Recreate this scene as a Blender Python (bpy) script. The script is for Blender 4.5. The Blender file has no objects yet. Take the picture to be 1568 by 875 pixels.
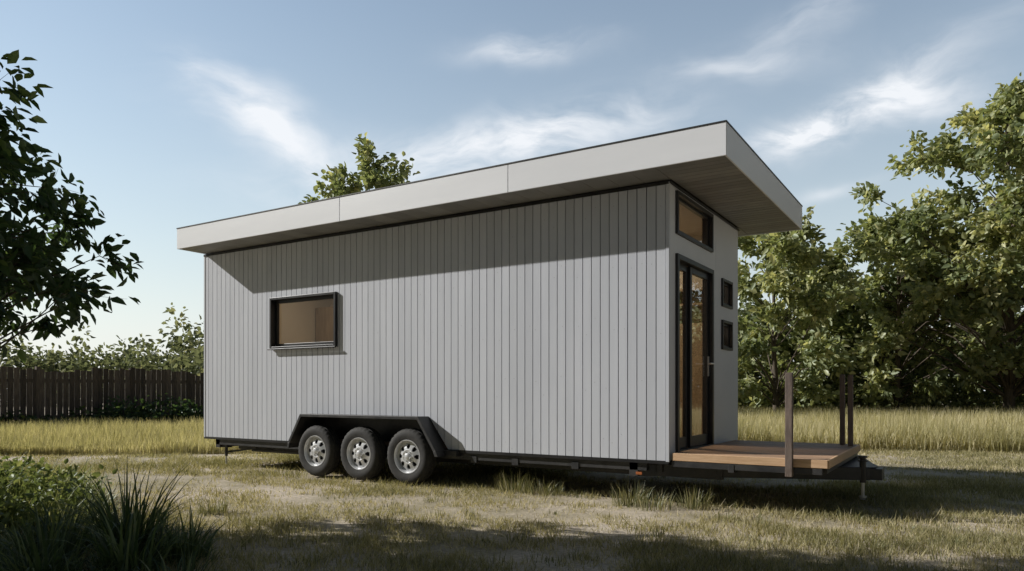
import bpy, math, random
import numpy as np
from mathutils import Vector, Matrix
random.seed(7); rng=np.random.default_rng(7)
scene=bpy.context.scene
F=np.array([-.530,.848]); R=np.array([.848,.530])

# ---------------------------------------------------------------- materials
def newmat(name):
    m=bpy.data.materials.new(name); m.use_nodes=True
    nt=m.node_tree; b=nt.nodes['Principled BSDF']; return m,nt,b
def N(nt,t,**k):
    n=nt.nodes.new(t)
    for a,v in k.items(): setattr(n,a,v)
    return n
def ramp(nt,fac,stops):
    r=N(nt,'ShaderNodeValToRGB'); e=r.color_ramp.elements
    while len(e)<len(stops): e.new(.5)
    for i,(p,c) in enumerate(stops):
        e[i].position=p; e[i].color=(*c,1) if len(c)==3 else c
    nt.links.new(fac,r.inputs[0]); return r.outputs[0]
def surf(name,c1,c2,scale=4,rough=.5,metal=0,bump=.05,bscale=60,stretch=(1,1,1),detail=5,rndamt=.0,rv=.08):
    m,nt,b=newmat(name)
    tc=N(nt,'ShaderNodeTexCoord'); mp=N(nt,'ShaderNodeMapping'); mp.inputs['Scale'].default_value=stretch
    nt.links.new(tc.outputs['Object'],mp.inputs[0])
    n=N(nt,'ShaderNodeTexNoise'); n.inputs['Scale'].default_value=scale; n.inputs['Detail'].default_value=detail; n.inputs['Roughness'].default_value=.6
    nt.links.new(mp.outputs[0],n.inputs['Vector'])
    col=ramp(nt,n.outputs['Fac'],[(.3,c1),(.7,c2)])
    if rndamt>0:
        at=N(nt,'ShaderNodeAttribute'); at.attribute_name='rnd'
        mr=N(nt,'ShaderNodeMapRange'); mr.inputs[3].default_value=1-rndamt; mr.inputs[4].default_value=1+rndamt
        nt.links.new(at.outputs['Fac'],mr.inputs[0])
        mx=N(nt,'ShaderNodeVectorMath',operation='SCALE'); nt.links.new(col,mx.inputs[0]); nt.links.new(mr.outputs[0],mx.inputs['Scale']); col=mx.outputs[0]
    nt.links.new(col,b.inputs['Base Color'])
    b.inputs['Metallic'].default_value=metal
    n2=N(nt,'ShaderNodeTexNoise'); n2.inputs['Scale'].default_value=bscale; n2.inputs['Detail'].default_value=3
    nt.links.new(mp.outputs[0],n2.inputs['Vector'])
    mr=N(nt,'ShaderNodeMapRange'); mr.inputs[3].default_value=rough-rv; mr.inputs[4].default_value=rough+rv
    nt.links.new(n.outputs['Fac'],mr.inputs[0]); nt.links.new(mr.outputs[0],b.inputs['Roughness'])
    if bump>0:
        bp=N(nt,'ShaderNodeBump'); bp.inputs['Strength'].default_value=bump; bp.inputs['Distance'].default_value=.01
        nt.links.new(n2.outputs['Fac'],bp.inputs['Height']); nt.links.new(bp.outputs[0],b.inputs['Normal'])
    return m
M_side=surf('siding_grey_paint',(.53,.55,.595),(.585,.605,.65),scale=1.2,rough=.38,bump=.10,bscale=35,stretch=(3,3,.4),rndamt=.05)
M_back=surf('siding_groove',(.035,.035,.04),(.06,.06,.065),rough=.7)
M_nail=surf('nail_heads',(.22,.22,.23),(.3,.3,.31),rough=.5)
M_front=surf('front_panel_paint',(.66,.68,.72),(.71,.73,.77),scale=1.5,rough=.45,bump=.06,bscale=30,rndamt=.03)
M_fascia=surf('fascia_metal',(.78,.795,.82),(.83,.845,.87),scale=.8,rough=.42,bump=.03,bscale=8,stretch=(.5,1,3),rndamt=.03)
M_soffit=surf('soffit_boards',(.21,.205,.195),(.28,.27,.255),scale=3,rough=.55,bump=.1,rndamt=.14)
M_dark=surf('dark_roof_core',(.02,.02,.02),(.035,.035,.035),rough=.7)
M_black=surf('black_aluminium',(.012,.012,.013),(.022,.022,.024),rough=.38,bump=.03)
M_steel=surf('black_chassis_paint',(.018,.019,.022),(.05,.049,.049),scale=6,rough=.42,bump=.15,bscale=40)
M_rubber=surf('tyre_rubber',(.014,.014,.014),(.04,.038,.034),scale=14,rough=.8,bump=.2,bscale=90)
M_rim=surf('rim_silver',(.55,.56,.58),(.72,.73,.74),scale=12,rough=.33,metal=.4,bump=.03)
M_rimdark=surf('rim_cavity',(.008,.008,.008),(.015,.015,.015),rough=.8)
M_deck=surf('deck_wood',(.30,.18,.105),(.48,.31,.19),scale=5,rough=.6,bump=.35,bscale=18,stretch=(1,12,12),rndamt=.18)
M_deckedge=surf('deck_rim_wood',(.52,.33,.185),(.68,.46,.28),scale=5,rough=.6,bump=.3,bscale=18,stretch=(1,12,12),rndamt=.1)
M_post=surf('post_weathered_steel',(.10,.075,.062),(.21,.16,.13),scale=9,rough=.7,bump=.3,bscale=50,stretch=(3,3,.6))
M_int=surf('interior_wall',(.42,.36,.28),(.47,.405,.315),scale=1.2,rough=.6,bump=.03)
M_floor=surf('interior_floor',(.25,.17,.11),(.38,.27,.18),scale=4,rough=.5,stretch=(1,10,1))
M_cab=surf('cabinet_wood',(.22,.16,.10),(.32,.24,.155),scale=4,rough=.5,stretch=(6,6,1))
M_zinc=surf('zinc_bolt',(.5,.5,.5),(.65,.65,.65),rough=.35,metal=.6)
M_marker=surf('marker_amber',(.30,.09,.03),(.38,.12,.04),rough=.3)
M_fence=surf('fence_wood',(.060,.050,.043),(.16,.13,.112),scale=5,rough=.85,bump=.5,bscale=20,stretch=(8,8,.7),rndamt=.4)
M_bark=surf('bark',(.055,.043,.032),(.14,.11,.08),scale=8,rough=.9,bump=.6,bscale=20,stretch=(3,3,.5))
def glassmat():
    m,nt,b=newmat('window_glass'); nt.nodes.remove(b)
    out=nt.nodes['Material Output']
    t=N(nt,'ShaderNodeBsdfTransparent'); t.inputs[0].default_value=(.68,.67,.64,1)
    g=N(nt,'ShaderNodeBsdfGlossy'); g.inputs['Roughness'].default_value=.01; g.inputs[0].default_value=(.9,.93,.95,1)
    f=N(nt,'ShaderNodeFresnel'); f.inputs[0].default_value=1.5
    nz=N(nt,'ShaderNodeTexNoise'); nz.inputs['Scale'].default_value=1.3
    bp=N(nt,'ShaderNodeBump'); bp.inputs['Strength'].default_value=.04; bp.inputs['Distance'].default_value=.05
    nt.links.new(nz.outputs['Fac'],bp.inputs['Height']); nt.links.new(bp.outputs[0],g.inputs['Normal'])
    a=N(nt,'ShaderNodeMath',operation='MULTIPLY_ADD'); a.inputs[1].default_value=1.4; a.inputs[2].default_value=.04
    nt.links.new(f.outputs[0],a.inputs[0])
    mx=N(nt,'ShaderNodeMixShader'); nt.links.new(a.outputs[0],mx.inputs[0]); nt.links.new(t.outputs[0],mx.inputs[1]); nt.links.new(g.outputs[0],mx.inputs[2])
    nt.links.new(mx.outputs[0],out.inputs[0]); return m
M_glass=glassmat()
def emis(name,c,s):
    m,nt,b=newmat(name); b.inputs['Emission Color'].default_value=(*c,1); b.inputs['Emission Strength'].default_value=s
    nz=N(nt,'ShaderNodeTexNoise'); nt.links.new(ramp(nt,nz.outputs['Fac'],[(0,(.8,.8,.75)),(1,(.9,.9,.85))]),b.inputs['Base Color']); return m
M_lamp=emis('lamp_diffuser',(1,.78,.5),3)
def leafmat(name,stops,trans=.35,gloss=.06,k=1.0):
    m,nt,b=newmat(name); nt.nodes.remove(b); out=nt.nodes['Material Output']
    at=N(nt,'ShaderNodeAttribute'); at.attribute_name='rnd'
    col=ramp(nt,at.outputs['Fac'],[(p,tuple(k*q for q in c)) for p,c in stops])
    d=N(nt,'ShaderNodeBsdfDiffuse'); nt.links.new(col,d.inputs[0])
    t=N(nt,'ShaderNodeBsdfTranslucent')
    tm=N(nt,'ShaderNodeMixRGB',blend_type='MULTIPLY'); tm.inputs[0].default_value=1; tm.inputs[2].default_value=(1.25,1.2,.7,1)
    nt.links.new(col,tm.inputs[1]); nt.links.new(tm.outputs[0],t.inputs[0])
    m1=N(nt,'ShaderNodeMixShader'); m1.inputs[0].default_value=trans; nt.links.new(d.outputs[0],m1.inputs[1]); nt.links.new(t.outputs[0],m1.inputs[2])
    if gloss>0:
        g=N(nt,'ShaderNodeBsdfGlossy'); g.inputs['Roughness'].default_value=.45; g.inputs[0].default_value=(.8,.85,.8,1)
        m2=N(nt,'ShaderNodeMixShader'); m2.inputs[0].default_value=gloss; nt.links.new(m1.outputs[0],m2.inputs[1]); nt.links.new(g.outputs[0],m2.inputs[2])
        nt.links.new(m2.outputs[0],out.inputs[0])
    else: nt.links.new(m1.outputs[0],out.inputs[0])
    return m
M_leaf=leafmat('foliage_olive',[(0,(.06,.078,.038)),(.5,(.125,.140,.074)),(1,(.27,.262,.15))],trans=.45,gloss=.04,k=2.5)
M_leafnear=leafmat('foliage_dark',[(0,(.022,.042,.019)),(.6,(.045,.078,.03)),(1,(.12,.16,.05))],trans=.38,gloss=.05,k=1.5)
M_leaffar=leafmat('foliage_far',[(0,(.055,.068,.045)),(.6,(.11,.122,.08)),(1,(.20,.20,.13))],trans=.35,gloss=0,k=2.2)
M_lawn=leafmat('lawn_blades',[(0,(.15,.15,.075)),(.35,(.29,.265,.145)),(.65,(.46,.41,.27)),(1,(.62,.55,.42))],trans=.32,gloss=0,k=1.22)
M_tall=leafmat('tall_grass_blades',[(0,(.22,.21,.11)),(.4,(.40,.37,.21)),(.75,(.55,.50,.33)),(1,(.64,.58,.42))],trans=.38,gloss=0,k=1.2)
M_tuft=leafmat('tuft_blades',[(0,(.10,.115,.05)),(.6,(.24,.235,.115)),(1,(.52,.46,.31))],trans=.3,gloss=.04)
M_green=leafmat('fresh_blades',[(0,(.09,.12,.045)),(.6,(.20,.235,.09)),(1,(.42,.40,.22))],trans=.4,gloss=.05,k=1.2)
M_weed=leafmat('weed_leaves',[(0,(.07,.095,.035)),(.6,(.15,.185,.07)),(1,(.29,.30,.14))],trans=.4,gloss=.04,k=1.25)
M_strap=leafmat('strap_leaves',[(0,(.03,.052,.022)),(.6,(.07,.105,.04)),(1,(.18,.21,.095))],trans=.3,gloss=.06,k=1.3)

# ---------------------------------------------------------------- mesh builder
class MB:
    def __init__(s): s.v=[];s.f=[];s.m=[];s.r=[]
    def add(s,vs,fs,mat=0,r=None):
        o=len(s.v); s.v+= [tuple(p) for p in vs]
        r=random.random() if r is None else r
        for f in fs: s.f.append([i+o for i in f]); s.m.append(mat); s.r.append(r)
    HEX=[(0,3,2,1),(4,5,6,7),(0,1,5,4),(1,2,6,5),(2,3,7,6),(3,0,4,7)]
    def box(s,x0,x1,y0,y1,z0,z1,mat=0,r=None):
        s.add([(x0,y0,z0),(x1,y0,z0),(x1,y1,z0),(x0,y1,z0),(x0,y0,z1),(x1,y0,z1),(x1,y1,z1),(x0,y1,z1)],s.HEX,mat,r)
    def quadX(s,x0,x1,y,z0,z1): s.add([(x0,y,z0),(x1,y,z0),(x1,y,z1),(x0,y,z1)],[(0,1,2,3)])
    def quadY(s,x,y0,y1,z0,z1): s.add([(x,y0,z0),(x,y1,z0),(x,y1,z1),(x,y0,z1)],[(0,1,2,3)])
    def beam(s,p0,p1,w,h,mat=0,r=None):
        p0=Vector(p0);p1=Vector(p1);d=(p1-p0).normalized();up=Vector((0,0,1))
        if abs(d.z)>.95: up=Vector((0,1,0))
        sd=d.cross(up).normalized()*w/2; u=sd.cross(d).normalized()*h/2
        vs=[]
        for p in(p0,p1): vs+=[p-sd-u,p+sd-u,p+sd+u,p-sd+u]
        s.add(vs,[(0,1,2,3),(7,6,5,4),(0,4,5,1),(1,5,6,2),(2,6,7,3),(3,7,4,0)],mat,r)
    def cyl(s,p0,p1,r0,r1=None,n=10,mat=0,cap=True,r=None):
        r1=r0 if r1 is None else r1
        p0=Vector(p0);p1=Vector(p1);d=(p1-p0).normalized();up=Vector((0,0,1)) if abs(d.z)<.9 else Vector((1,0,0))
        a=d.cross(up).normalized();b=d.cross(a)
        vs=[];fs=[]
        for p,rr in((p0,r0),(p1,r1)):
            for i in range(n):
                t=2*math.pi*i/n; vs.append(p+(a*math.cos(t)+b*math.sin(t))*rr)
        for i in range(n): j=(i+1)%n; fs.append((i,j,n+j,n+i))
        if cap: fs.append(tuple(range(n-1,-1,-1))); fs.append(tuple(range(n,2*n)))
        s.add(vs,fs,mat,r)
    def revolveY(s,prof,c,n=48,mat=0,sgn=1,mod=None):
        vs=[];fs=[];k=len(prof)
        for i in range(n):
            t=2*math.pi*i/n
            for j,(r,y) in enumerate(prof):
                rr=r+(mod(i,j) if mod else 0)
                vs.append((c[0]+rr*math.cos(t),c[1]+sgn*y,c[2]+rr*math.sin(t)))
        for i in range(n):
            i2=(i+1)%n
            for j in range(k-1): fs.append((i*k+j,i*k+j+1,i2*k+j+1,i2*k+j))
        s.add(vs,fs,mat)
    def build(s,name,mats,parent=None,smooth=False,bevel=0):
        me=bpy.data.meshes.new(name); me.from_pydata(s.v,[],s.f)
        for m in mats: me.materials.append(m)
        me.polygons.foreach_set('material_index',s.m)
        a=me.attributes.new('rnd','FLOAT','FACE'); a.data.foreach_set('value',s.r)
        me.polygons.foreach_set('use_smooth',[smooth]*len(s.f))
        o=bpy.data.objects.new(name,me); scene.collection.objects.link(o)
        if parent: o.parent=parent
        if bevel>0:
            b=o.modifiers.new('bevel','BEVEL'); b.width=bevel; b.segments=2; b.limit_method='ANGLE'; b.angle_limit=math.radians(50)
        return o
def empty(name,loc=(0,0,0)):
    e=bpy.data.objects.new(name,None); scene.collection.objects.link(e); return e
def mesh_np(name,V,Fc,rnd,mat,parent=None,smooth=False,extra=None):
    me=bpy.data.meshes.new(name); k=Fc.shape[1]; m=Fc.shape[0]
    me.vertices.add(len(V)); me.vertices.foreach_set('co',V.astype(np.float32).ravel())
    me.loops.add(m*k); me.loops.foreach_set('vertex_index',Fc.astype(np.int32).ravel())
    me.polygons.add(m); me.polygons.foreach_set('loop_start',np.arange(0,m*k,k,dtype=np.int32)); me.polygons.foreach_set('loop_total',np.full(m,k,dtype=np.int32))
    me.update(calc_edges=True)
    me.materials.append(mat)
    a=me.attributes.new('rnd','FLOAT','FACE'); a.data.foreach_set('value',rnd.astype(np.float32))
    o=bpy.data.objects.new(name,me); scene.collection.objects.link(o)
    if parent: o.parent=parent
    return o

# ---------------------------------------------------------------- HOUSE
house=empty('tiny_house_on_trailer')
XL,XF=-10.45,-2.646; YN,YB=7.333,10.06; ZB,ZT=.465,3.40
def columns(mb,axis,edges,z0f,z1,holes,t0,t1,mat=0,bps=()):
    for e0,e1 in edges:
        bp=sorted({e0,e1}|{b for b in bps if e0<b<e1}|{h for H in holes for h in H[:2] if e0<h<e1})
        rr=random.random()
        for a,b in zip(bp[:-1],bp[1:]):
            mid=(a+b)/2
            segs=[[z0f(a+1e-6),z0f(b-1e-6),z1]]
            for h in sorted([h for h in holes if h[0]<=mid<=h[1]],key=lambda h:h[2]):
                l=segs.pop(); 
                if h[2]>l[0]: segs.append([l[0],l[1],h[2]])
                segs.append([h[3],h[3],l[2]])
            for za,zb,zt in segs:
                if axis=='x': vs=[(a,t0,za),(b,t0,zb),(b,t1,zb),(a,t1,za),(a,t0,zt),(b,t0,zt),(b,t1,zt),(a,t1,zt)]
                else: vs=[(t1,a,za),(t1,b,zb),(t0,b,zb),(t0,a,za),(t1,a,zt),(t1,b,zt),(t0,b,zt),(t0,a,zt)]
                mb.add(vs,MB.HEX,mat,rr)
arch=[(-8.22,ZB),(-7.97,.865),(-5.83,.865),(-5.53,ZB)]
def zarch(x):
    if x<=arch[0][0] or x>=arch[3][0]: return ZB
    for (x0,z0),(x1,z1) in zip(arch[:-1],arch[1:]):
        if x<=x1: return z0+(z1-z0)*(x-x0)/(x1-x0)
    return ZB
WIN=(-8.83,-7.46,1.82,2.59)
bps=[p[0] for p in arch]
nb=72; bw=(XF-.03-XL)/nb; gv=.005
mb=MB()
columns(mb,'x',[(XL+i*bw+gv,XL+(i+1)*bw-gv) for i in range(nb)],zarch,ZT,[WIN],YN,YN+.02,0,bps)
columns(mb,'x',[(XL+.002,XF-.03)],lambda x:zarch(x)+.004,ZT-.003,[WIN],YN+.02,YN+.10,1,bps)
columns(mb,'x',[(XL+.1,XF-.1)],lambda x:max(zarch(x),.5),ZT-.003,[WIN],YN+.10,YN+.11,2,bps)
columns(mb,'x',[(XL+i*bw+gv,XL+(i+1)*bw-gv) for i in range(nb)],lambda x:ZB,ZT,[],YB-.02,YB,0)
columns(mb,'x',[(XL+.002,XF-.03)],lambda x:ZB+.004,ZT-.003,[],YB-.10,YB-.02,1)
columns(mb,'x',[(XL+.1,XF-.1)],lambda x:.5,ZT-.003,[],YB-.11,YB-.10,2)
bn=25
columns(mb,'y',[(YN+.021+i*(YB-YN-.042)/bn+gv,YN+.021+(i+1)*(YB-YN-.042)/bn-gv) for i in range(bn)],lambda x:ZB,ZT,[],XL,XL+.02,0)
columns(mb,'y',[(YN+.102,YB-.102)],lambda x:ZB+.004,ZT-.003,[],XL+.02,XL+.1,1)
columns(mb,'y',[(YN+.112,YB-.112)],lambda x:.5,ZT-.003,[],XL+.1,XL+.11,2)
for i in range(nb):
    for z in(.62,1.25,1.9,2.55,3.15):
        if random.random()<.4:
            x=XL+(i+.5)*bw+random.uniform(-.02,.02); zz=z+random.uniform(-.12,.12)
            if zz>zarch(x)+.05 and not(WIN[0]-.06<x<WIN[1]+.06 and WIN[2]-.08<zz<WIN[3]+.08): mb.box(x-.003,x+.003,YN-.0012,YN-.0002,zz-.003,zz+.003,3)
mb.build('wall_siding',[M_side,M_back,M_int,M_nail],house,bevel=.0)
DOOR=(7.54,8.86,.50,2.68); TRN=(7.54,8.84,2.89,3.355); S1=(9.26,9.73,2.28,2.64); S2=(9.26,9.73,1.73,2.11)
H=[DOOR,TRN,S1,S2]
mb=MB()
columns(mb,'y',[(YN+.03,9.02),(9.026,YB-.001)],lambda x:ZB,ZT,H,XF-.03,XF,0)
columns(mb,'y',[(YN+.112,YB-.112)],lambda x:ZB+.004,ZT-.003,H,XF-.10,XF-.03,1)
columns(mb,'y',[(YN+.112,YB-.112)],lambda x:.5,ZT-.003,H,XF-.11,XF-.10,2)
mb.build('front_wall',[M_front,M_back,M_int],house)
mb=MB()
mb.box(XF-.03+.001,XF+.008,YN-.006,YN+.03,ZB-.01,ZT)
mb.box(XL-.006,XL+.03,YN-.006,YN-.001,ZB-.01,ZT)
mb.build('corner_trim',[M_side],house,bevel=.003)
mb=MB()
mb.box(XL,arch[0][0]-.03,YN-.004,YN+.06,ZB-.035,ZB-.002)
mb.box(arch[3][0]+.03,XF,YN-.004,YN+.06,ZB-.035,ZB-.002)
mb.box(XL-.004,XF+.004,YN-.012,YN-.001,ZT-.03,ZT+.003)
mb.box(XF+.010,XF+.02,YN+.0,YB,ZT-.02,ZT+.003)
mb.build('base_flashing',[M_black],house)

# interior
mb=MB()
mb.box(XL+.11,XF-.03,YN+.11,YB-.11,.46,.50,0)
mb.box(XL+.11,XF-.11,YN+.11,YB-.11,3.36,3.39,1)
mb.box(-7.2,-3.6,YB-.75,YB-.115,.501,1.38,2); mb.box(-7.22,-3.58,YB-.77,YB-.115,1.381,1.42,3)
for i in range(6): mb.box(-7.2+i*.6+.01,-7.2+(i+1)*.6-.01,YB-.765,YB-.751,.55,1.35,2)
mb.box(-7.0,-3.4,YB-.45,YB-.115,2.0,2.6,2)
for i in range(6): mb.box(-7.0+i*.6+.01,-7.0+(i+1)*.6-.01,YB-.465,YB-.451,2.02,2.58,2)
mb.box(-7.35,-7.25,8.4,YB-.115,.501,3.355,1)
mb.box(-10.3,-8.9,YB-.5,YB-.115,2.1,2.75,2); mb.box(-10.3,-9.2,YB-.4,YB-.115,1.7,1.74,2)
mb.box(-9.6,-9.56,YB-.52,YB-.501,2.12,2.73,3)
mb.box(-3.4,-2.9,YB-.6,YB-.115,.501,2.1,2)
for z in(2.05,2.25): mb.box(-3.4,-2.9,YB-.5,YB-.115,z+.3,z+.33,2)
mb.build('interior_fitout',[M_floor,M_int,M_cab,M_front],house)
mb=MB()
for x in(-9,-4.2): mb.box(x-.2,x+.2,8.6,8.8,3.33,3.359)
mb.box(-6.9,-3.5,YB-.44,YB-.41,1.985,1.999); mb.box(-10.2,-9.0,YB-.49,YB-.46,2.085,2.099)
mb.build('ceiling_lamps',[M_lamp],house)
for x,e in((-9,20),(-4.2,62)):
    l=bpy.data.lights.new('ceiling_lamp_light','AREA'); l.energy=e; l.color=(1,.85,.66); l.size=.4
    o=bpy.data.objects.new('ceiling_lamp_light',l); o.location=(x,8.7,3.31); scene.collection.objects.link(o); o.parent=house

def frameX(mb,x0,x1,z0,z1,y0,y1,w):
    mb.box(x0,x0+w,y0,y1,z0,z1); mb.box(x1-w,x1,y0,y1,z0,z1)
    mb.box(x0+w,x1-w,y0,y1,z0,z0+w); mb.box(x0+w,x1-w,y0,y1,z1-w,z1)
def frameY(mb,y0,y1,z0,z1,x0,x1,w):
    mb.box(x0,x1,y0,y0+w,z0,z1); mb.box(x0,x1,y1-w,y1,z0,z1)
    mb.box(x0,x1,y0+w,y1-w,z0,z0+w); mb.box(x0,x1,y0+w,y1-w,z1-w,z1)
mb=MB()
frameX(mb,WIN[0]+.002,WIN[1]-.002,WIN[2]+.002,WIN[3]-.002,YN-.045,YN+.10,.035)
frameX(mb,WIN[0]+.038,WIN[1]-.038,WIN[2]+.038,WIN[3]-.038,YN+.035,YN+.075,.045)
mb.box(WIN[0]-.015,WIN[1]+.015,YN-.07,YN-.046,WIN[2]-.012,WIN[2]+.006)
mb.build('side_window_frame',[M_black],house,bevel=.003)
mb=MB(); mb.quadX(WIN[0]+.07,WIN[1]-.07,YN+.055,WIN[2]+.07,WIN[3]-.07); mb.build('side_window_glass',[M_glass],house)
mb=MB()
frameY(mb,DOOR[0]+.002,DOOR[1]-.002,DOOR[2]+.002,DOOR[3]-.002,XF-.1,XF+.03,.055)
frameY(mb,TRN[0]+.002,TRN[1]-.002,TRN[2]+.002,TRN[3]-.002,XF-.1,XF+.03,.04)
for S in(S1,S2):
    frameY(mb,S[0]+.002,S[1]-.002,S[2]+.002,S[3]-.002,XF-.1,XF+.025,.035)
    frameY(mb,S[0]+.038,S[1]-.038,S[2]+.038,S[3]-.038,XF-.06,XF-.02,.025)
d0,d1=DOOR[0]+.058,DOOR[1]-.058; dm=d0+(d1-d0)*.42
for a,b,x in((d0,dm-.002,XF-.05),(dm+.002,d1,XF-.02)):
    mb.box(x-.04,x,a,a+.06,.56,2.62); mb.box(x-.04,x,b-.06,b,.56,2.62)
    mb.box(x-.04,x,a+.06,b-.06,.56,.68); mb.box(x-.04,x,a+.06,b-.06,2.55,2.62)
mb.box(XF-.1,XF+.035,DOOR[0]+.057,DOOR[1]-.057,.505,.555)
frameY(mb,TRN[0]+.043,TRN[1]-.043,TRN[2]+.043,TRN[3]-.043,XF-.06,XF-.02,.025)
mb.build('front_door_frame',[M_black],house,bevel=.003)
mb=MB()
mb.quadY(XF-.07,d0+.055,dm-.055,.66,2.57); mb.quadY(XF-.04,dm+.055,d1-.055,.66,2.57)
mb.quadY(XF-.04,TRN[0]+.06,TRN[1]-.06,TRN[2]+.06,TRN[3]-.06)
for S in(S1,S2): mb.quadY(XF-.04,S[0]+.055,S[1]-.055,S[2]+.055,S[3]-.055)
mb.build('front_door_glass',[M_glass],house)
mb=MB()
hy=d1-.03; q=.025
mb.box(XF-.045+q,XF-.035+q,hy-.02,hy+.02,1.38,1.62); mb.cyl((XF-.035+q,hy,1.53),(XF+.02+q,hy,1.53),.011); mb.cyl((XF+.02+q,hy+.01,1.53),(XF+.02+q,hy-.12,1.53),.010)
mb.build('door_handle',[M_zinc],house)

# roof
RX0,RX1,RY0,RY1=-10.45,-1.91,6.851,10.58; RZ0,RZ1=3.415,3.735
mb=MB()
mb.box(RX0+.02,RX1-.02,RY0+.02,RY1-.02,RZ0+.022,RZ1-.012)
mb.build('roof_core',[M_dark],house)
mb=MB(); g=.004
xs=[RX0,-6.934,-4.334,RX1]
for a,b in zip(xs[:-1],xs[1:]):
    mb.box(a+(g if a!=RX0 else 0),b-(g if b!=RX1 else 0),RY0,RY0+.018,RZ0,RZ1-.006)
mb.box(RX1-.018,RX1,RY0+.019,RY1-.019,RZ0,RZ1-.006)
mb.box(RX0,RX0+.018,RY0+.019,RY1-.019,RZ0,RZ1-.006)
mb.box(RX0,RX1,RY1-.018,RY1,RZ0,RZ1-.006)
mb.build('roof_fascia',[M_fascia],house,bevel=.003)
mb=MB()
t=.008; zz=RZ1-.005
mb.box(RX0-.006,RX1+.006,RY0-.006,RY0+.06,zz,RZ1+t); mb.box(RX0-.006,RX1+.006,RY1-.06,RY1+.006,zz,RZ1+t)
mb.box(RX0-.006,RX0+.06,RY0+.061,RY1-.061,zz,RZ1+t); mb.box(RX1-.06,RX1+.006,RY0+.061,RY1-.061,zz,RZ1+t)
mb.box(RX0+.061,RX1-.061,RY0+.061,RY1-.061,zz,RZ1+.003)
mb.build('roof_flashing',[M_steel],house)
mb=MB()
n=28; w=(XF-RX0)/n
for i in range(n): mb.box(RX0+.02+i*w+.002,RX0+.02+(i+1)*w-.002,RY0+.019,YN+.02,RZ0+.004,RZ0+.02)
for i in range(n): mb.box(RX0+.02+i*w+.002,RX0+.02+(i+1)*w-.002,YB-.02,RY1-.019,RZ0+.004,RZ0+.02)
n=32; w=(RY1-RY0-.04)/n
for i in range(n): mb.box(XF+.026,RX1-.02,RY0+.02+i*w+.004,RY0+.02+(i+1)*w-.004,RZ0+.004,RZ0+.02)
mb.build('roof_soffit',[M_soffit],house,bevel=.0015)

# ---------------------------------------------------------------- chassis
mb=MB()
for y in(YN+.03,YB-.11):
    mb.box(-10.2,-2.9,y,y+.08,.345,.43); 
for y in(7.75,9.55):
    mb.box(-10.15,-2.2,y,y+.07,.25,.43)
for i in range(14):
    x=-10.1+i*.56; mb.box(x,x+.06,YN+.112,YB-.112,.33,.425)
mb.box(-10.2,-10.1,YN+.03,YB-.03,.30,.429)
mb.beam((-3.05,YN+.07,.345),(-.86,8.46,.33),.06,.13)
mb.beam((-1.12,9.85,.345),(-.84,8.66,.33),.06,.13)
mb.beam((-3.05,YB-.07,.345),(-1.12,9.85,.345),.06,.13)
mb.box(-3.1,-3.0,YN+.03,YB-.03,.28,.43)
mb.box(-1.20,-1.12,7.45,9.75,.41,.465)
mb.box(-.98,-.74,8.43,8.67,.27,.388)
mb.beam((-2.0,YN+.01,.42),(-2.0,9.7,.42),.06,.08); mb.beam((-2.62,YN+.04,.435),(-1.15,YN+.04,.435),.05,.06)
mb.add([(-1.6,8.05,.395),(-.80,8.46,.395),(-.80,8.66,.395),(-1.12,9.8,.395),(-1.6,9.8,.395),(-1.6,8.05,.402),(-.80,8.46,.402),(-.80,8.66,.402),(-1.12,9.8,.402),(-1.6,9.8,.402)],
 [(4,3,2,1,0),(5,6,7,8,9),(0,1,6,5),(1,2,7,6),(2,3,8,7),(3,4,9,8),(4,0,5,9)])
for x in(-7.71,-6.89,-6.07):
    mb.cyl((x,7.35,.33),(x,10.05,.33),.035,n=12)
    for y in(7.62,9.75):
        mb.beam((x-.35,y,.36),(x,y,.31),.06,.025); mb.beam((x,y,.31),(x+.35,y,.36),.06,.025)
mb.cyl((-10.05,7.45,.36),(-10.05,7.45,.16),.022,n=10); mb.box(-10.13,-9.97,7.40,7.50,.30,.36)
mb.beam((-9.6,7.6,.26),(-8.4,7.6,.26),.05,.03)
mb.beam((-10.1,7.5,.22),(-9.5,7.6,.30),.03,.03)
for x in(-5.2,-4.6,-3.8): mb.box(x,x+.09,YN+.02,YN+.09,.315,.40)
mb.build('trailer_chassis',[M_steel],house,bevel=.004)
mb=MB()
mb.cyl((-10.05,7.45,.16),(-10.05,7.45,.03),.014,n=8); 
jx=-.92
mb.cyl((jx,8.42,.24),(jx,8.42,.10),.018,n=10); mb.cyl((jx,8.42,.10),(jx,8.42,.085),.04,n=12); mb.cyl((jx,8.42,.06),(jx,8.42,.085),.02,.035,n=10)
mb.build('jack_leg',[M_zinc],house,smooth=False)
mb=MB()
mb.cyl((jx,8.42,.24),(jx,8.42,.46),.032,n=12); mb.cyl((jx,8.42,.46),(jx,8.42,.475),.05,n=12); mb.cyl((jx,8.42,.475),(jx,8.42,.50),.03,n=12); mb.cyl((jx,8.42,.50),(jx,8.42,.52),.045,n=12)
mb.build('tongue_jack',[M_black],house)
mb=MB(); mb.box(-3.02,-2.95,YN+.018,YN+.030,.30,.33); mb.build('side_marker',[M_marker],house,bevel=.003)
mb=MB()
fo=[(-8.26,.385),(-8.24,.46),(-7.985,.875),(-5.845,.875),(-5.57,.46),(-5.53,.385)]
fi=[(-8.22,.385),(-8.20,.455),(-7.965,.838),(-5.865,.838),(-5.61,.455),(-5.58,.385)]
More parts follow.
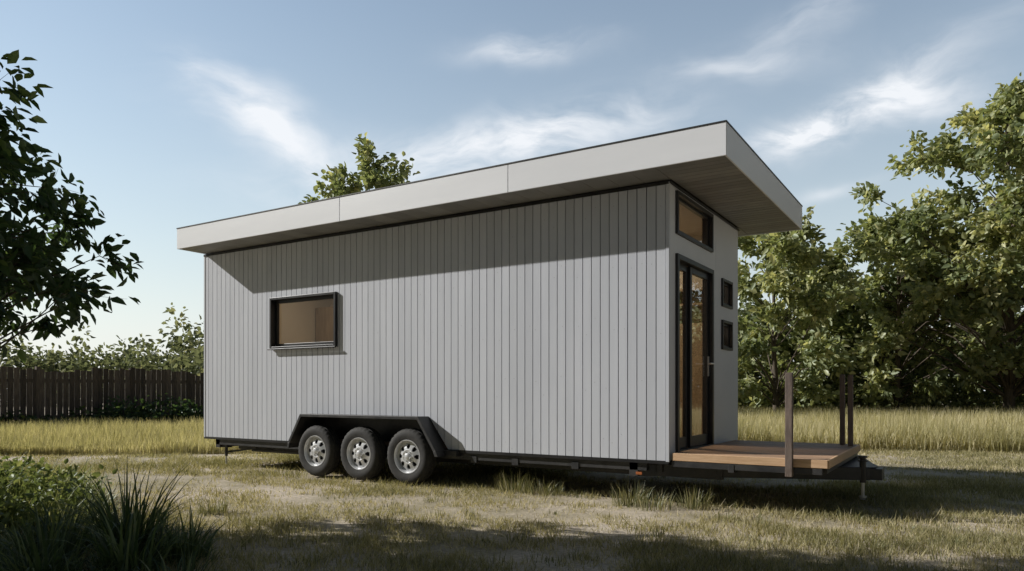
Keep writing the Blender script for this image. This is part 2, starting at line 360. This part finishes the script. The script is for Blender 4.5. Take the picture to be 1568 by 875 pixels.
for sy in(0,1):
    y0,y1=(7.12,YN+.28) if sy==0 else (YB-.28,10.27)
    for i in range(5):
        a,b,c,d=fo[i],fo[i+1],fi[i+1],fi[i]
        mb.add([(a[0],y0,a[1]),(b[0],y0,b[1]),(c[0],y0,c[1]),(d[0],y0,d[1]),(a[0],y1,a[1]),(b[0],y1,b[1]),(c[0],y1,c[1]),(d[0],y1,d[1])],
          [(0,1,2,3),(7,6,5,4),(0,4,5,1),(1,5,6,2),(2,6,7,3),(3,7,4,0)])
    yy=YN+.28 if sy==0 else YB-.30
    mb.box(-8.2,-5.6,yy,yy+.02,.38,.87)
mb.box(-5.58,-5.36,YN-.06,YN+.1,.385,.455)
mb.build('wheel_fender',[M_steel],house,bevel=.002)
def wheel(name,x,yout,sgn):
    c=(x,yout,.36)
    w=MB()
    tyre=[(.212,.02),(.225,.006),(.25,.0),(.285,-.006),(.315,.002),(.338,.014),(.352,.03),(.358,.05),(.350,.053),(.350,.060),(.360,.063),(.361,.095),(.352,.098),(.352,.106),(.361,.109),(.360,.142),(.350,.145),(.350,.152),(.358,.155),(.352,.175),(.338,.19),(.315,.203),(.25,.205),(.212,.19)]
    w.revolveY(tyre,c,96,0,sgn,mod=lambda i,j:(-.007 if (i%3==0 and j in(5,6,7,18,19,20)) else 0))
    rim=[(.214,.028),(.218,.012),(.214,.006),(.206,.008),(.200,.02),(.192,.035),(.188,.06),(.186,.07)]
    w.revolveY(rim,c,48,1,sgn)
    w.revolveY([(.188,.06),(.176,.058),(.160,.050)],c,48,1,sgn)
    w.revolveY([(.100,.030),(.085,.026),(.075,.030),(.048,.030),(.046,.018),(.040,.008),(.025,.002),(.0005,.0)],c,48,1,sgn)
    w.revolveY([(.19,.085),(.0005,.085)],c,24,2,sgn)
    for k in range(8):
        t=2*math.pi*(k+.5)/8
        def P(r,off,y):
            return (c[0]+r*math.cos(t)-off*math.sin(t),c[1]+sgn*y,c[2]+r*math.sin(t)+off*math.cos(t))
        vs=[P(.096,-.026,.030),P(.096,.026,.030),P(.13,.022,.036),P(.13,-.022,.036),P(.166,.044,.052),P(.166,-.044,.052),
            P(.096,-.026,.045),P(.096,.026,.045),P(.13,.022,.052),P(.13,-.022,.052),P(.166,.044,.07),P(.166,-.044,.07)]
        w.add(vs,[(0,1,2,3),(3,2,4,5),(6,9,8,7),(9,11,10,8),(0,3,9,6),(3,5,11,9),(1,7,8,2),(2,8,10,4)],1)
    for k in range(6):
        t=2*math.pi*k/6; px=c[0]+.063*math.cos(t); pz=c[2]+.063*math.sin(t)
        w.cyl((px,c[1]+sgn*.014,pz),(px,c[1]+sgn*.032,pz),.009,n=6,mat=1)
    o=w.build(name,[M_rubber,M_rim,M_rimdark],house,smooth=True)
    m=o.modifiers.new('es','EDGE_SPLIT'); m.split_angle=math.radians(32)
i=0
for x in(-7.73,-6.90,-6.06):
    i+=1; wheel('wheel_near_%d'%i,x,7.155,1); wheel('wheel_far_%d'%i,x,10.24,-1)

DX0,DX1=XF+.035,-1.12; DY0,DY1=YN+.04,9.72
mb=MB()
ny=17; wy=(DY1-DY0)/ny
for i in range(ny): mb.box(DX0,DX1-.001,DY0+i*wy+.003,DY0+(i+1)*wy-.003,.523,.548,0)
mb.build('deck_boards',[M_deck],house,bevel=.003)
mb=MB()
mb.box(DX0,DX1+.02,DY0-.03,DY0-.001,.47,.55,0); mb.box(DX1,DX1+.03,DY0,DY1+.03,.468,.549,0); mb.box(DX0,DX1-.001,DY1,DY1+.03,.47,.549,0)
for i in range(4): mb.box(DX0+.1+i*.4,DX0+.15+i*.4,DY0,DY1,.468,.522,0)
mb.build('deck_rim_joist',[M_deckedge],house,bevel=.004)
mb=MB()
mb.box(-1.47,-1.405,DY0-.095,DY0-.032,.38,1.375)
mb.box(-1.30,-1.245,9.57,9.625,.549,1.40); mb.box(-1.19,-1.135,9.40,9.455,.549,1.39)
mb.build('deck_rail_posts',[M_post],house,bevel=.004)

# ---------------------------------------------------------------- ground
def nz(x,y,s,seed=0):
    r=np.random.default_rng(seed); out=np.zeros_like(x); tot=0
    for k in range(14):
        f=s*(1.0+k*.45); a=r.uniform(0,2*math.pi); p=r.uniform(0,6.28); p2=r.uniform(0,6.28); amp=1/(1+.35*k)
        xx=x*math.cos(a)-y*math.sin(a); yy=x*math.sin(a)+y*math.cos(a)
        out+=amp*np.sin(xx*f+p+1.3*np.sin(yy*f*.7+p2)); tot+=amp*.45
    return out/tot
g=141; t=np.linspace(-1,1,g); cs=np.sign(t)*(np.abs(t)**3)*600+0*t
X,Y=np.meshgrid(cs-3,cs+6,indexing='ij')
Z=.012*nz(X,Y,1.7,3)*np.exp(-((X+3)**2+(Y-6)**2)/900)-.01
V=np.stack([X,Y,Z],-1).reshape(-1,3)
ii,jj=np.meshgrid(np.arange(g-1),np.arange(g-1),indexing='ij'); b0=(ii*g+jj).ravel()
Fc=np.stack([b0,b0+g,b0+g+1,b0+1],1)
mg,nt,b=newmat('ground_meadow')
tc=N(nt,'ShaderNodeTexCoord')
n1=N(nt,'ShaderNodeTexNoise'); n1.inputs['Scale'].default_value=.6; n1.inputs['Detail'].default_value=8; n1.inputs['Roughness'].default_value=.65
n2=N(nt,'ShaderNodeTexNoise'); n2.inputs['Scale'].default_value=28; n2.inputs['Detail'].default_value=6; n2.inputs['Roughness'].default_value=.7
for q in(n1,n2): nt.links.new(tc.outputs['Object'],q.inputs['Vector'])
ca=ramp(nt,n1.outputs['Fac'],[(.36,(.30,.27,.16)),(.5,(.50,.44,.33)),(.62,(.68,.60,.50))])
cb=ramp(nt,n2.outputs['Fac'],[(.35,(.52,.5,.46)),(.65,(1.15,1.12,1.08))])
mx=N(nt,'ShaderNodeMixRGB',blend_type='MULTIPLY'); mx.inputs[0].default_value=.8
nt.links.new(ca,mx.inputs[1]); nt.links.new(cb,mx.inputs[2]); nt.links.new(mx.outputs[0],b.inputs['Base Color'])
b.inputs['Roughness'].default_value=.95
bp=N(nt,'ShaderNodeBump'); bp.inputs['Strength'].default_value=.7; bp.inputs['Distance'].default_value=.03
nt.links.new(n2.outputs['Fac'],bp.inputs['Height']); nt.links.new(bp.outputs[0],b.inputs['Normal'])
gr=mesh_np('ground',V,Fc,np.zeros(len(Fc)),mg)

# ---------------------------------------------------------------- grass
def blades1(name,x,y,h,w,rnd,mat,lean=.5):
    n=len(x); a=rng.uniform(0,2*np.pi,n); la=rng.uniform(0,2*np.pi,n); l=h*lean*rng.random(n)
    dx,dy=np.cos(a)*w/2,np.sin(a)*w/2
    V=np.empty((n,3,3)); z=np.full(n,-.012)
    V[:,0]=np.stack([x-dx,y-dy,z],1); V[:,1]=np.stack([x+dx,y+dy,z],1)
    V[:,2]=np.stack([x+l*np.cos(la),y+l*np.sin(la),h],1)
    return mesh_np(name,V.reshape(-1,3),np.arange(3*n).reshape(n,3),rnd,mat)
def ribbons(name,x,y,z,h,w,az,bend,rnd,mat,seg=3,parent=None):
    n=len(x); V=np.empty((n,seg+1,2,3)); 
    pa=az+np.pi/2+rng.normal(0,.5,n); ox,oy=np.cos(pa)*w/2,np.sin(pa)*w/2
    px,py,pz=x.copy(),y.copy(),np.zeros(n)+z
    for k in range(seg+1):
        tpr=1-(k/seg)**1.6*.93
        V[:,k,0]=np.stack([px-ox*tpr,py-oy*tpr,pz],1); V[:,k,1]=np.stack([px+ox*tpr,py+oy*tpr,pz],1)
        th=bend*((k+.6)/seg)
        st=h/seg
        px=px+np.cos(az)*np.sin(th)*st; py=py+np.sin(az)*np.sin(th)*st; pz=pz+np.cos(th)*st
    base=(np.arange(n)*(seg+1)*2)[:,None]
    fs=[]
    for k in range(seg): fs.append(base+np.array([2*k,2*k+1,2*k+3,2*k+2]))
    Fc=np.stack(fs,1).reshape(-1,4)
    return mesh_np(name,V.reshape(-1,3),Fc,np.repeat(rnd,seg),mat,parent)
def camxy(r,f): return r*R[0]+f*F[0], r*R[1]+f*F[1]
n=380000
f=3.2+ (16-3.2)*rng.random(n)**1.25; r=(rng.random(n)*2-1)*(f*.80+1.2)
x,y=camxy(r,f)
pn=nz(x,y,.9,11); pf=nz(x,y,5,12)
keep=rng.random(n)<np.clip(.56-.70*pn-.5*pf,.02,1)
x,y,f,pn,pf=[q[keep] for q in(x,y,f,pn,pf)]; n=len(x)
h=(.018+.040*rng.random(n)**1.5)*(1.1-.35*pn)+ (rng.random(n)<.02)*.06
w=.004+.0007*f
rn=np.clip(.44+.24*pn+.13*pf+rng.normal(0,.19,n),0,1)
blades1('lawn_grass',x,y,np.clip(h,.012,.2),w,rn,M_lawn,lean=1.4)
n=280000
f=13.6+ (36-13.6)*rng.random(n)**1.7; r=(rng.random(n)*2-1)*(f*.85+2)
x,y=camxy(r,f); bn_=nz(x,y,.5,21); pc=nz(x,y,1.6,22)
edge=14.7+.5*bn_-.9*(r<-4)
keep=(f>edge)&~((x>XL-.3)&(x<-.5)&(y<10.4))&(rng.random(n)<np.clip(.7-.35*pc,.2,1))
keep&=~((r<-6)&(f>22))
x,y,f,r,bn_,pc=[q[keep] for q in(x,y,f,r,bn_,pc)]; n=len(x)
h=np.where(r<0,.42,.55)*(.65+.6*rng.random(n))*(1-.12*pc)*np.clip(.55+(f-14)*.35,.5,1)
rn=np.clip(.52+.14*bn_+.12*pc+rng.normal(0,.2,n),0,1)
ribbons('meadow_grass',x,y,-.01,h,.007+.0006*f,rng.uniform(0,6.28,n),rng.uniform(.1,.9,n),rn,M_tall,seg=2)
tx=[];ty=[];th=[];ta=[];tb=[];tr=[]
def tuft(px,py,hh,cnt,spread=.12):
    d=1113*1.2/(py-599); rr=(px-784)/1113*d
    cx,cy=camxy(rr,d)
    for _ in range(cnt):
        a=random.uniform(0,6.28); q=random.random()**.5*spread
        tx.append(cx+q*math.cos(a));ty.append(cy+q*math.sin(a));th.append(hh*random.uniform(.5,1.15));ta.append(a+random.gauss(0,.5));tb.append(random.uniform(.15,1.5));tr.append(random.random())
for p in[(790,752,.26,150,.22),(835,757,.2,130,.2),(770,745,.22,60,.12),(965,772,.24,140,.2),(1000,778,.2,100,.2),(1062,776,.24,130,.18),(1085,770,.15,60,.15),(327,786,.2,110,.14),(1310,795,.12,60,.15),(1225,772,.16,40,.1),(890,760,.1,50,.2),(700,742,.1,60,.25),(730,748,.1,50,.2),(600,760,.07,60,.3),(450,730,.12,50,.2),(420,728,.1,60,.25),(1150,775,.12,50,.3),(1400,790,.08,60,.3),(520,760,.07,60,.3)]:
    tuft(*p)
for _ in range(120):
    px=random.uniform(150,1560); py=random.uniform(715,870); tuft(px,py,random.uniform(.05,.1),22,.1)
A=np.array
ribbons('grass_tufts',A(tx),A(ty),-.01,A(th),np.full(len(tx),.008),A(ta),A(tb),A(tr),M_tuft,seg=4)
def clumps(name,cs,mat,wd,seg=5):
    tx=[];ty=[];th=[];ta=[];tb=[];tr=[];tw=[]
    for (rr,d,hh,cnt,sp) in cs:
        cx,cy=camxy(rr,d)
        for _ in range(cnt):
            a=random.uniform(0,6.28); q=random.random()**.5*sp
            tx.append(cx+q*math.cos(a));ty.append(cy+q*math.sin(a));th.append(hh*random.uniform(.45,1.15));ta.append(a+random.gauss(0,.4));tb.append(random.uniform(.3,2.3));tr.append(random.random());tw.append(wd*random.uniform(.6,1.3))
    ribbons(name,A(tx),A(ty),-.01,A(th),A(tw),A(ta),A(tb),A(tr),mat,seg=seg)
clumps('strap_leaf_plant',[(-2.8,5.3,.72,190,.18),(-3.2,5.0,.45,110,.2),(-2.5,4.75,.5,120,.2),(-2.9,4.5,.42,110,.2),(-3.5,5.6,.40,80,.2),(-2.35,5.2,.40,90,.17)],M_strap,.022)
cl=[]
for _ in range(60):
    d=random.uniform(6.0,8.6); cl.append((-d*.704+random.uniform(-.7,.95),d,random.uniform(.3,.55),80,.22))
clumps('wild_grass_bank',cl,M_green,.012)
cl=[]
for _ in range(34):
    d=random.uniform(4.3,5.8); cl.append((-d*.704+random.uniform(-.5,1.4),d,random.uniform(.16,.32),80,.2))
clumps('undergrowth_grass',cl,M_strap,.012)

# ---------------------------------------------------------------- trees
def leaves(P,D,L,up,seed,fold=.25,wr=.24):
    r=np.random.default_rng(seed); n=len(P)
    D=D/np.linalg.norm(D,axis=1,keepdims=True)
    Nn=np.array([0,0,1.])*up+r.normal(0,.6,(n,3)); S=np.cross(D,Nn); S/=np.linalg.norm(S,axis=1,keepdims=True)+1e-9
    Nn=np.cross(S,D); L=L[:,None]
    V=np.empty((n,6,3))
    V[:,0]=P; V[:,3]=P+D*L-Nn*L*.10
    V[:,1]=P+D*L*.32-S*L*wr+Nn*L*fold*wr*1.5; V[:,2]=P+D*L*.68-S*L*wr*.75+Nn*L*fold*wr
    V[:,5]=P+D*L*.32+S*L*wr+Nn*L*fold*wr*1.5; V[:,4]=P+D*L*.68+S*L*wr*.75+Nn*L*fold*wr
    b=(np.arange(n)*6)[:,None]
    Fc=np.stack([b+np.array([0,1,2,3]),b+np.array([0,3,4,5])],1).reshape(-1,4)
    return V.reshape(-1,3),Fc
def curve_tube(mb,pts,r0,r1,n=6):
    k=len(pts); vs=[]
    for i,p in enumerate(pts):
        p=Vector(p); d=(Vector(pts[min(i+1,k-1)])-Vector(pts[max(i-1,0)])).normalized()
        up=Vector((0,0,1)) if abs(d.z)<.9 else Vector((1,0,0))
        a=d.cross(up).normalized(); b=d.cross(a); rr=r0+(r1-r0)*i/(k-1)
        for j in range(n):
            t=2*math.pi*j/n; vs.append(p+(a*math.cos(t)+b*math.sin(t))*rr)
    fs=[]
    for i in range(k-1):
        for j in range(n): j2=(j+1)%n; fs.append((i*n+j,i*n+j2,(i+1)*n+j2,(i+1)*n+j))
    mb.add(vs,fs,0)
def tree(name,right,fwd,H,RR,z0,ncl,cr,nleaf,ls,seed,tr=.14,mat=M_leaf,lean=(0,0),droop=.3,up=1.0,xyz=None,fillin=.35,wr=.24,twn=5,prof=1.0):
    r=np.random.default_rng(seed); bx,by=camxy(right,fwd) if xyz is None else xyz
    root=empty(name)
    mb=MB()
    tp=[]; k=9; wob=r.normal(0,.04*H/6,(k,2)).cumsum(0)*.6
    for i in range(k):
        s=i/(k-1); tp.append((bx+lean[0]*s+wob[i,0],by+lean[1]*s+wob[i,1],-.05+s*H*.86))
    tpA=np.array(tp)
    curve_tube(mb,tp,tr,tr*.18,8)
    def trunk_at(z):
        s=np.clip(z/(H*.86),0,1)*(k-1); i=int(min(s,k-2)); q=s-i; return tpA[i]*(1-q)+tpA[i+1]*q
    PP=[];DD=[];LL=[];RN=[]
    lob=r.uniform(0,6.28,4)
    for c in range(ncl):
        s=r.random()**.85; z=z0+(H-z0)*s
        pr=(np.sin(np.pi*min(1,(s*.9+.12)))**.65)*prof
        az=r.uniform(0,6.28); bump=1+.22*math.sin(2*az+lob[0])+.18*math.sin(3*az+lob[1]+s*4)
        rad=RR*pr*bump*(fillin+(1-fillin)*r.random()**.55)
        T=trunk_at(z); C=np.array([T[0]+rad*math.cos(az),T[1]+rad*math.sin(az),z+r.normal(0,.15)])
        zt=max(z0*.6,z-rad*r.uniform(.35,.9)-.2); S0=trunk_at(min(zt,H*.8))
        mid=S0*.5+C*.5+np.array([0,0,rad*.12])+r.normal(0,.07*rad+.02,3)
        pts=[S0,(S0*.6+mid*.4)+r.normal(0,.03,3),mid,(mid*.45+C*.55)+r.normal(0,.04,3),C]
        curve_tube(mb,[tuple(p) for p in pts],tr*r.uniform(.22,.36)*(1-.5*s),tr*.05,5)
        cc=cr*r.uniform(.6,1.35); tone=r.normal(0,.13)
        out=np.array([math.cos(az),math.sin(az),.2])
        for tw in range(twn):
            d=r.normal(0,1,3); d[2]*=.6; d/=np.linalg.norm(d); d=d+out*.5
            E=C+d*cc*.9; M2=(C+E)/2+r.normal(0,.06*cc,3)
            curve_tube(mb,[tuple(C),tuple(M2),tuple(E)],tr*.05,tr*.015,3)
            m=int(nleaf/twn*cc/cr); tt=r.random(m)**.7
            P=C+(E-C)*tt[:,None]*1.1+r.normal(0,cc*.23,(m,3))
            D=d+r.normal(0,.8,(m,3)); D[:,2]-=droop
            PP.append(P);DD.append(D);LL.append(ls*r.uniform(.6,1.25,m)); RN.append(np.clip(.45+tone+.15*(s-.5)+r.normal(0,.2,m),0,1))
    mb.build('trunk_and_limbs',[M_bark],root,smooth=True)
    V,Fc=leaves(np.concatenate(PP),np.concatenate(DD),np.concatenate(LL),up,seed,wr=wr)
    mesh_np('foliage_crown',V,Fc,np.repeat(np.concatenate(RN),2),mat,root)
    return root
tree('broadleaf_tree',19.8,29,13.0,4.6,1.6,165,.72,165,.30,1,tr=.22,fillin=.25,wr=.3,up=.5)
tree('broadleaf_tree',16.4,31,8.6,3.0,1.0,66,.66,160,.30,2,tr=.15,wr=.3,up=.5)
tree('broadleaf_tree',10.3,28.5,7.9,2.5,1.0,55,.6,150,.28,3,tr=.14,wr=.3,up=.5)
tree('broadleaf_tree',13.6,33,7.3,2.6,.8,50,.66,150,.30,4,tr=.14,wr=.3,up=.5)
tree('broadleaf_tree',25.5,32,12,4.5,1.2,80,.85,170,.32,5,tr=.2,wr=.3,up=.5)
tree('broadleaf_tree',7.2,34,7.0,2.6,.8,40,.7,150,.3,14,tr=.14,wr=.3,up=.5)
tree('broadleaf_tree',-5.7,28,10.2,2.7,3.5,60,.55,150,.27,6,tr=.16,wr=.3,up=.5)
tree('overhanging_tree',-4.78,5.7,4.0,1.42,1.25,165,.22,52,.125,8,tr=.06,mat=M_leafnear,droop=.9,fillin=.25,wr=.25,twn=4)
tree('shade_tree',-8.3,4.9,8.2,1.8,2.2,110,.6,150,.28,9,tr=.2,fillin=.1)
tree('shade_tree',-6.0,3.1,5.6,1.5,1.8,70,.5,130,.24,10,tr=.15,fillin=.1)
tree('shade_tree',-12.5,4.8,9.0,1.9,3.0,85,.6,150,.28,12,tr=.2,fillin=.1)

def foliage_mass(name,path,width,hts,ls,dens,seed,mat,cr=.7):
    r=np.random.default_rng(seed); PP=[];DD=[];LL=[];RN=[]
    for i in range(len(path)-1):
        p0,p1=np.array(path[i]),np.array(path[i+1]); L=np.linalg.norm(p1-p0); nn=int(L*dens)
        for _ in range(nn):
            s=r.random(); p=p0+(p1-p0)*s+r.normal(0,width,2); along=s*L+i*37
            hh=(hts[i]*(1-s)+hts[i+1]*s)*(.72+.22*math.sin(along*.8+seed)+.16*math.sin(along*2.1+1)+.1*r.random())
            z=hh*r.random()**.7; cc=cr*r.uniform(.6,1.3)
            x,y=camxy(p[0],p[1]); C=np.array([x,y,max(z,.1)])
            m=int(26*cc/cr); d=r.normal(0,1,(m,3)); d/=np.linalg.norm(d,axis=1,keepdims=True)
            P=C+d*cc*r.random((m,1))**.5; P[:,2]=np.abs(P[:,2])
            PP.append(P);DD.append(d+r.normal(0,.5,(m,3))-np.array([0,0,.3]));LL.append(ls*r.uniform(.6,1.3,m)); RN.append(np.clip(.42+r.normal(0,.12)+r.normal(0,.18,m),0,1))
    V,Fc=leaves(np.concatenate(PP),np.concatenate(DD),np.concatenate(LL),.7,seed,wr=.3)
    return mesh_np(name,V,Fc,np.repeat(np.concatenate(RN),2),mat)
foliage_mass('distant_trees',[(2,36),(14,37),(24,37),(38,34)],1.3,[6.0,5.2,7.0,8.0],.42,24,31,M_leaffar,cr=.9)
foliage_mass('shrub_thicket',[(6,31.5),(15,32),(24,31.5),(32,30)],.8,[1.9,1.6,2.0,2.2],.22,26,32,M_leaf,cr=.5)
foliage_mass('distant_trees',[(-60,60),(-42,60),(-28,58),(-20,52)],1.8,[5.0,4.6,5.0,7.0],.45,20,33,M_leaffar,cr=.9)
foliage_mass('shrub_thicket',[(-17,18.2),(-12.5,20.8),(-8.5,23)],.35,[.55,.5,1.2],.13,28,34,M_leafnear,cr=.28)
foliage_mass('weed_patch',[(-6.2,7.9),(-5.2,7.0),(-4.1,6.0)],.30,[.6,.5,.45],.07,80,35,M_weed,cr=.14)

# ---------------------------------------------------------------- fence
mb=MB()
pA=np.array([-19.0,15.6]); pB=np.array([-8.3,25.8]); Lf=np.linalg.norm(pB-pA); nb=int(Lf/.15)
for i in range(nb):
    s0=i/nb; s1=(i+.93)/nb; a=pA+(pB-pA)*s0; b=pA+(pB-pA)*s1
    h=1.84+random.gauss(0,.03)+.05*math.sin(i*.21); ax,ay=camxy(*a); bx,by=camxy(*b)
    nx,ny=-(by-ay),(bx-ax); q=math.hypot(nx,ny); nx,ny=nx/q*.011,ny/q*.011; off=random.gauss(0,.004); dz=random.gauss(0,.012)
    mb.add([(ax-nx,ay-ny+off,0),(bx-nx,by-ny+off,0),(bx+nx,by+ny+off,0),(ax+nx,ay+ny+off,0),(ax-nx,ay-ny+off,h),(bx-nx,by-ny+off,h+dz),(bx+nx,by+ny+off,h+dz),(ax+nx,ay+ny+off,h)],MB.HEX)
fx0,fy0=camxy(*pA); fx1,fy1=camxy(*pB)
for z in(.45,1.5): mb.beam((fx0,fy0+.06,z),(fx1,fy1+.06,z),.05,.09)
for i in range(7):
    s=i/6; px=fx0+(fx1-fx0)*s; py=fy0+(fy1-fy0)*s; mb.box(px-.05,px+.05,py+.08,py+.18,0,1.9)
mb.build('wooden_fence',[M_fence])

# ---------------------------------------------------------------- camera
cam=bpy.data.cameras.new('camera'); co=bpy.data.objects.new('camera',cam); scene.collection.objects.link(co)
co.location=(0,0,1.2); co.rotation_euler=(math.radians(90),0,math.radians(32)); cam.lens=36*1113/1568; cam.sensor_width=36
cam.shift_y=(599-437.5)/1568; cam.clip_end=3000; cam.clip_start=.05
scene.camera=co
# ---------------------------------------------------------------- sun + sky
travel=Vector((1.2,.482,-.73))
sl=bpy.data.lights.new('sun','SUN'); sl.energy=5.0; sl.angle=math.radians(.55); sl.color=(1,.97,.925)
so=bpy.data.objects.new('sun',sl); so.rotation_euler=travel.to_track_quat('-Z','Y').to_euler(); so.location=(-20,-8,20); scene.collection.objects.link(so)
w=bpy.data.worlds.new('World'); scene.world=w; w.use_nodes=True; nt=w.node_tree
bg=nt.nodes['Background']; bg.inputs[1].default_value=.105
sky=N(nt,'ShaderNodeTexSky'); sky.sky_type='NISHITA'; sky.sun_disc=False
sky.sun_elevation=math.radians(29.4); sky.sun_rotation=math.atan2(-1.2,-.482)%(2*math.pi)
sky.air_density=1.5; sky.dust_density=.3; sky.ozone_density=1.9; sky.altitude=0
hs=N(nt,'ShaderNodeHueSaturation'); hs.inputs['Saturation'].default_value=.88; hs.inputs['Value'].default_value=1.0; nt.links.new(sky.outputs[0],hs.inputs['Color'])
tc=N(nt,'ShaderNodeTexCoord'); sp=N(nt,'ShaderNodeSeparateXYZ'); nt.links.new(tc.outputs['Generated'],sp.inputs[0])
def MT(op,a,b=None,c=None):
    n=N(nt,'ShaderNodeMath',operation=op)
    for i,v in enumerate((a,b,c)):
        if v is None: continue
        if isinstance(v,(int,float)): n.inputs[i].default_value=v
        else: nt.links.new(v,n.inputs[i])
    return n.outputs[0]
az=MT('ARCTAN2',sp.outputs[0],sp.outputs[1])
hl=MT('SQRT',MT('ADD',MT('MULTIPLY',sp.outputs[0],sp.outputs[0]),MT('MULTIPLY',sp.outputs[1],sp.outputs[1])))
te=MT('DIVIDE',sp.outputs[2],MT('MAXIMUM',hl,.02))
cb=N(nt,'ShaderNodeCombineXYZ'); nt.links.new(az,cb.inputs[0]); nt.links.new(te,cb.inputs[1])
nw=N(nt,'ShaderNodeTexNoise'); nw.inputs['Scale'].default_value=4.5; nw.inputs['Detail'].default_value=4; nt.links.new(cb.outputs[0],nw.inputs['Vector'])
wv=N(nt,'ShaderNodeVectorMath',operation='MULTIPLY_ADD'); nt.links.new(nw.outputs['Color'],wv.inputs[0]); wv.inputs[1].default_value=(.16,.12,0)
sb=N(nt,'ShaderNodeVectorMath',operation='SUBTRACT'); nt.links.new(cb.outputs[0],sb.inputs[0]); sb.inputs[1].default_value=(.08,.06,0); nt.links.new(sb.outputs[0],wv.inputs[2])
def blob(px,py,sx,sy,ang,amp):
    u=px-784; a0=math.radians(-32)+math.atan(u/1113); t0=(599-py)/math.hypot(1113,u)
    k=1113*(1+(u/1113)**2)
    mp=N(nt,'ShaderNodeMapping'); mp.vector_type='TEXTURE'; mp.inputs['Location'].default_value=(a0,t0,0); mp.inputs['Rotation'].default_value=(0,0,math.radians(ang)); mp.inputs['Scale'].default_value=(sx/k,sy/math.hypot(1113,u),1)
    nt.links.new(wv.outputs[0],mp.inputs[0])
    d=N(nt,'ShaderNodeVectorMath',operation='DOT_PRODUCT'); nt.links.new(mp.outputs[0],d.inputs[0]); nt.links.new(mp.outputs[0],d.inputs[1])
    return MT('MULTIPLY',MT('EXPONENT',MT('MULTIPLY',d.outputs['Value'],-1)),amp)
bl=[blob(370,165,95,45,-18,.95),blob(450,235,110,30,-25,.65),blob(640,225,130,30,0,.75),blob(890,200,130,40,10,1.0),blob(760,250,170,32,6,.75),
    blob(805,65,85,22,0,.7),blob(1300,170,170,34,24,1.35),blob(1190,215,80,24,15,1.0),blob(1130,95,110,24,-5,.5),blob(1250,25,110,28,10,.4),blob(1270,305,60,14,8,.45),blob(1430,150,90,28,5,.85),
    blob(560,290,170,34,0,.6),blob(2100,150,300,70,10,.7),blob(-500,200,300,60,-8,.7)]
s=bl[0]
for q in bl[1:]: s=MT('ADD',s,q)
mp=N(nt,'ShaderNodeMapping'); mp.inputs['Scale'].default_value=(5,12,1); mp.inputs['Rotation'].default_value=(0,0,.15); nt.links.new(wv.outputs[0],mp.inputs[0])
nc=N(nt,'ShaderNodeTexNoise'); nc.inputs['Scale'].default_value=1.3; nc.inputs['Detail'].default_value=9; nc.inputs['Roughness'].default_value=.58; nc.inputs['Distortion'].default_value=.3; nt.links.new(mp.outputs[0],nc.inputs['Vector'])
nm=N(nt,'ShaderNodeMapRange'); nm.interpolation_type='SMOOTHSTEP'; nm.inputs[1].default_value=.28; nm.inputs[2].default_value=.70; nt.links.new(nc.outputs['Fac'],nm.inputs[0])
mask=MT('MINIMUM',MT('MULTIPLY',s,nm.outputs[0]),.92)
hz=MT('MULTIPLY',MT('EXPONENT',MT('MULTIPLY',MT('MAXIMUM',te,0),-4.4)),.88)
mh=N(nt,'ShaderNodeMixRGB'); mh.inputs[2].default_value=(6.5,6.95,7.5,1); nt.links.new(hz,mh.inputs[0]); nt.links.new(hs.outputs[0],mh.inputs[1])
mx=N(nt,'ShaderNodeMixRGB'); mx.inputs[2].default_value=(7.4,7.6,7.9,1); nt.links.new(mask,mx.inputs[0]); nt.links.new(mh.outputs[0],mx.inputs[1])
# added sky shaping: brighter along the view, dimmed elsewhere to cut wall fill light
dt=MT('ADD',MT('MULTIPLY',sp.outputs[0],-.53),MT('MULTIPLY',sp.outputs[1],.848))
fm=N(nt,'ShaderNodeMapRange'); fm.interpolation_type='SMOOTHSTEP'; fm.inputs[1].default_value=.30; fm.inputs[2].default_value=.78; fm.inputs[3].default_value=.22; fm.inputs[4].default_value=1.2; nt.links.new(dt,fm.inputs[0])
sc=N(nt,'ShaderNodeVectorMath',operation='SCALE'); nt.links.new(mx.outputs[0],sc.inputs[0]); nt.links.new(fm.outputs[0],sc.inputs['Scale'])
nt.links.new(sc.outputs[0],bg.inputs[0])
scene.view_settings.view_transform='Standard'; scene.view_settings.look='None'; scene.view_settings.exposure=0
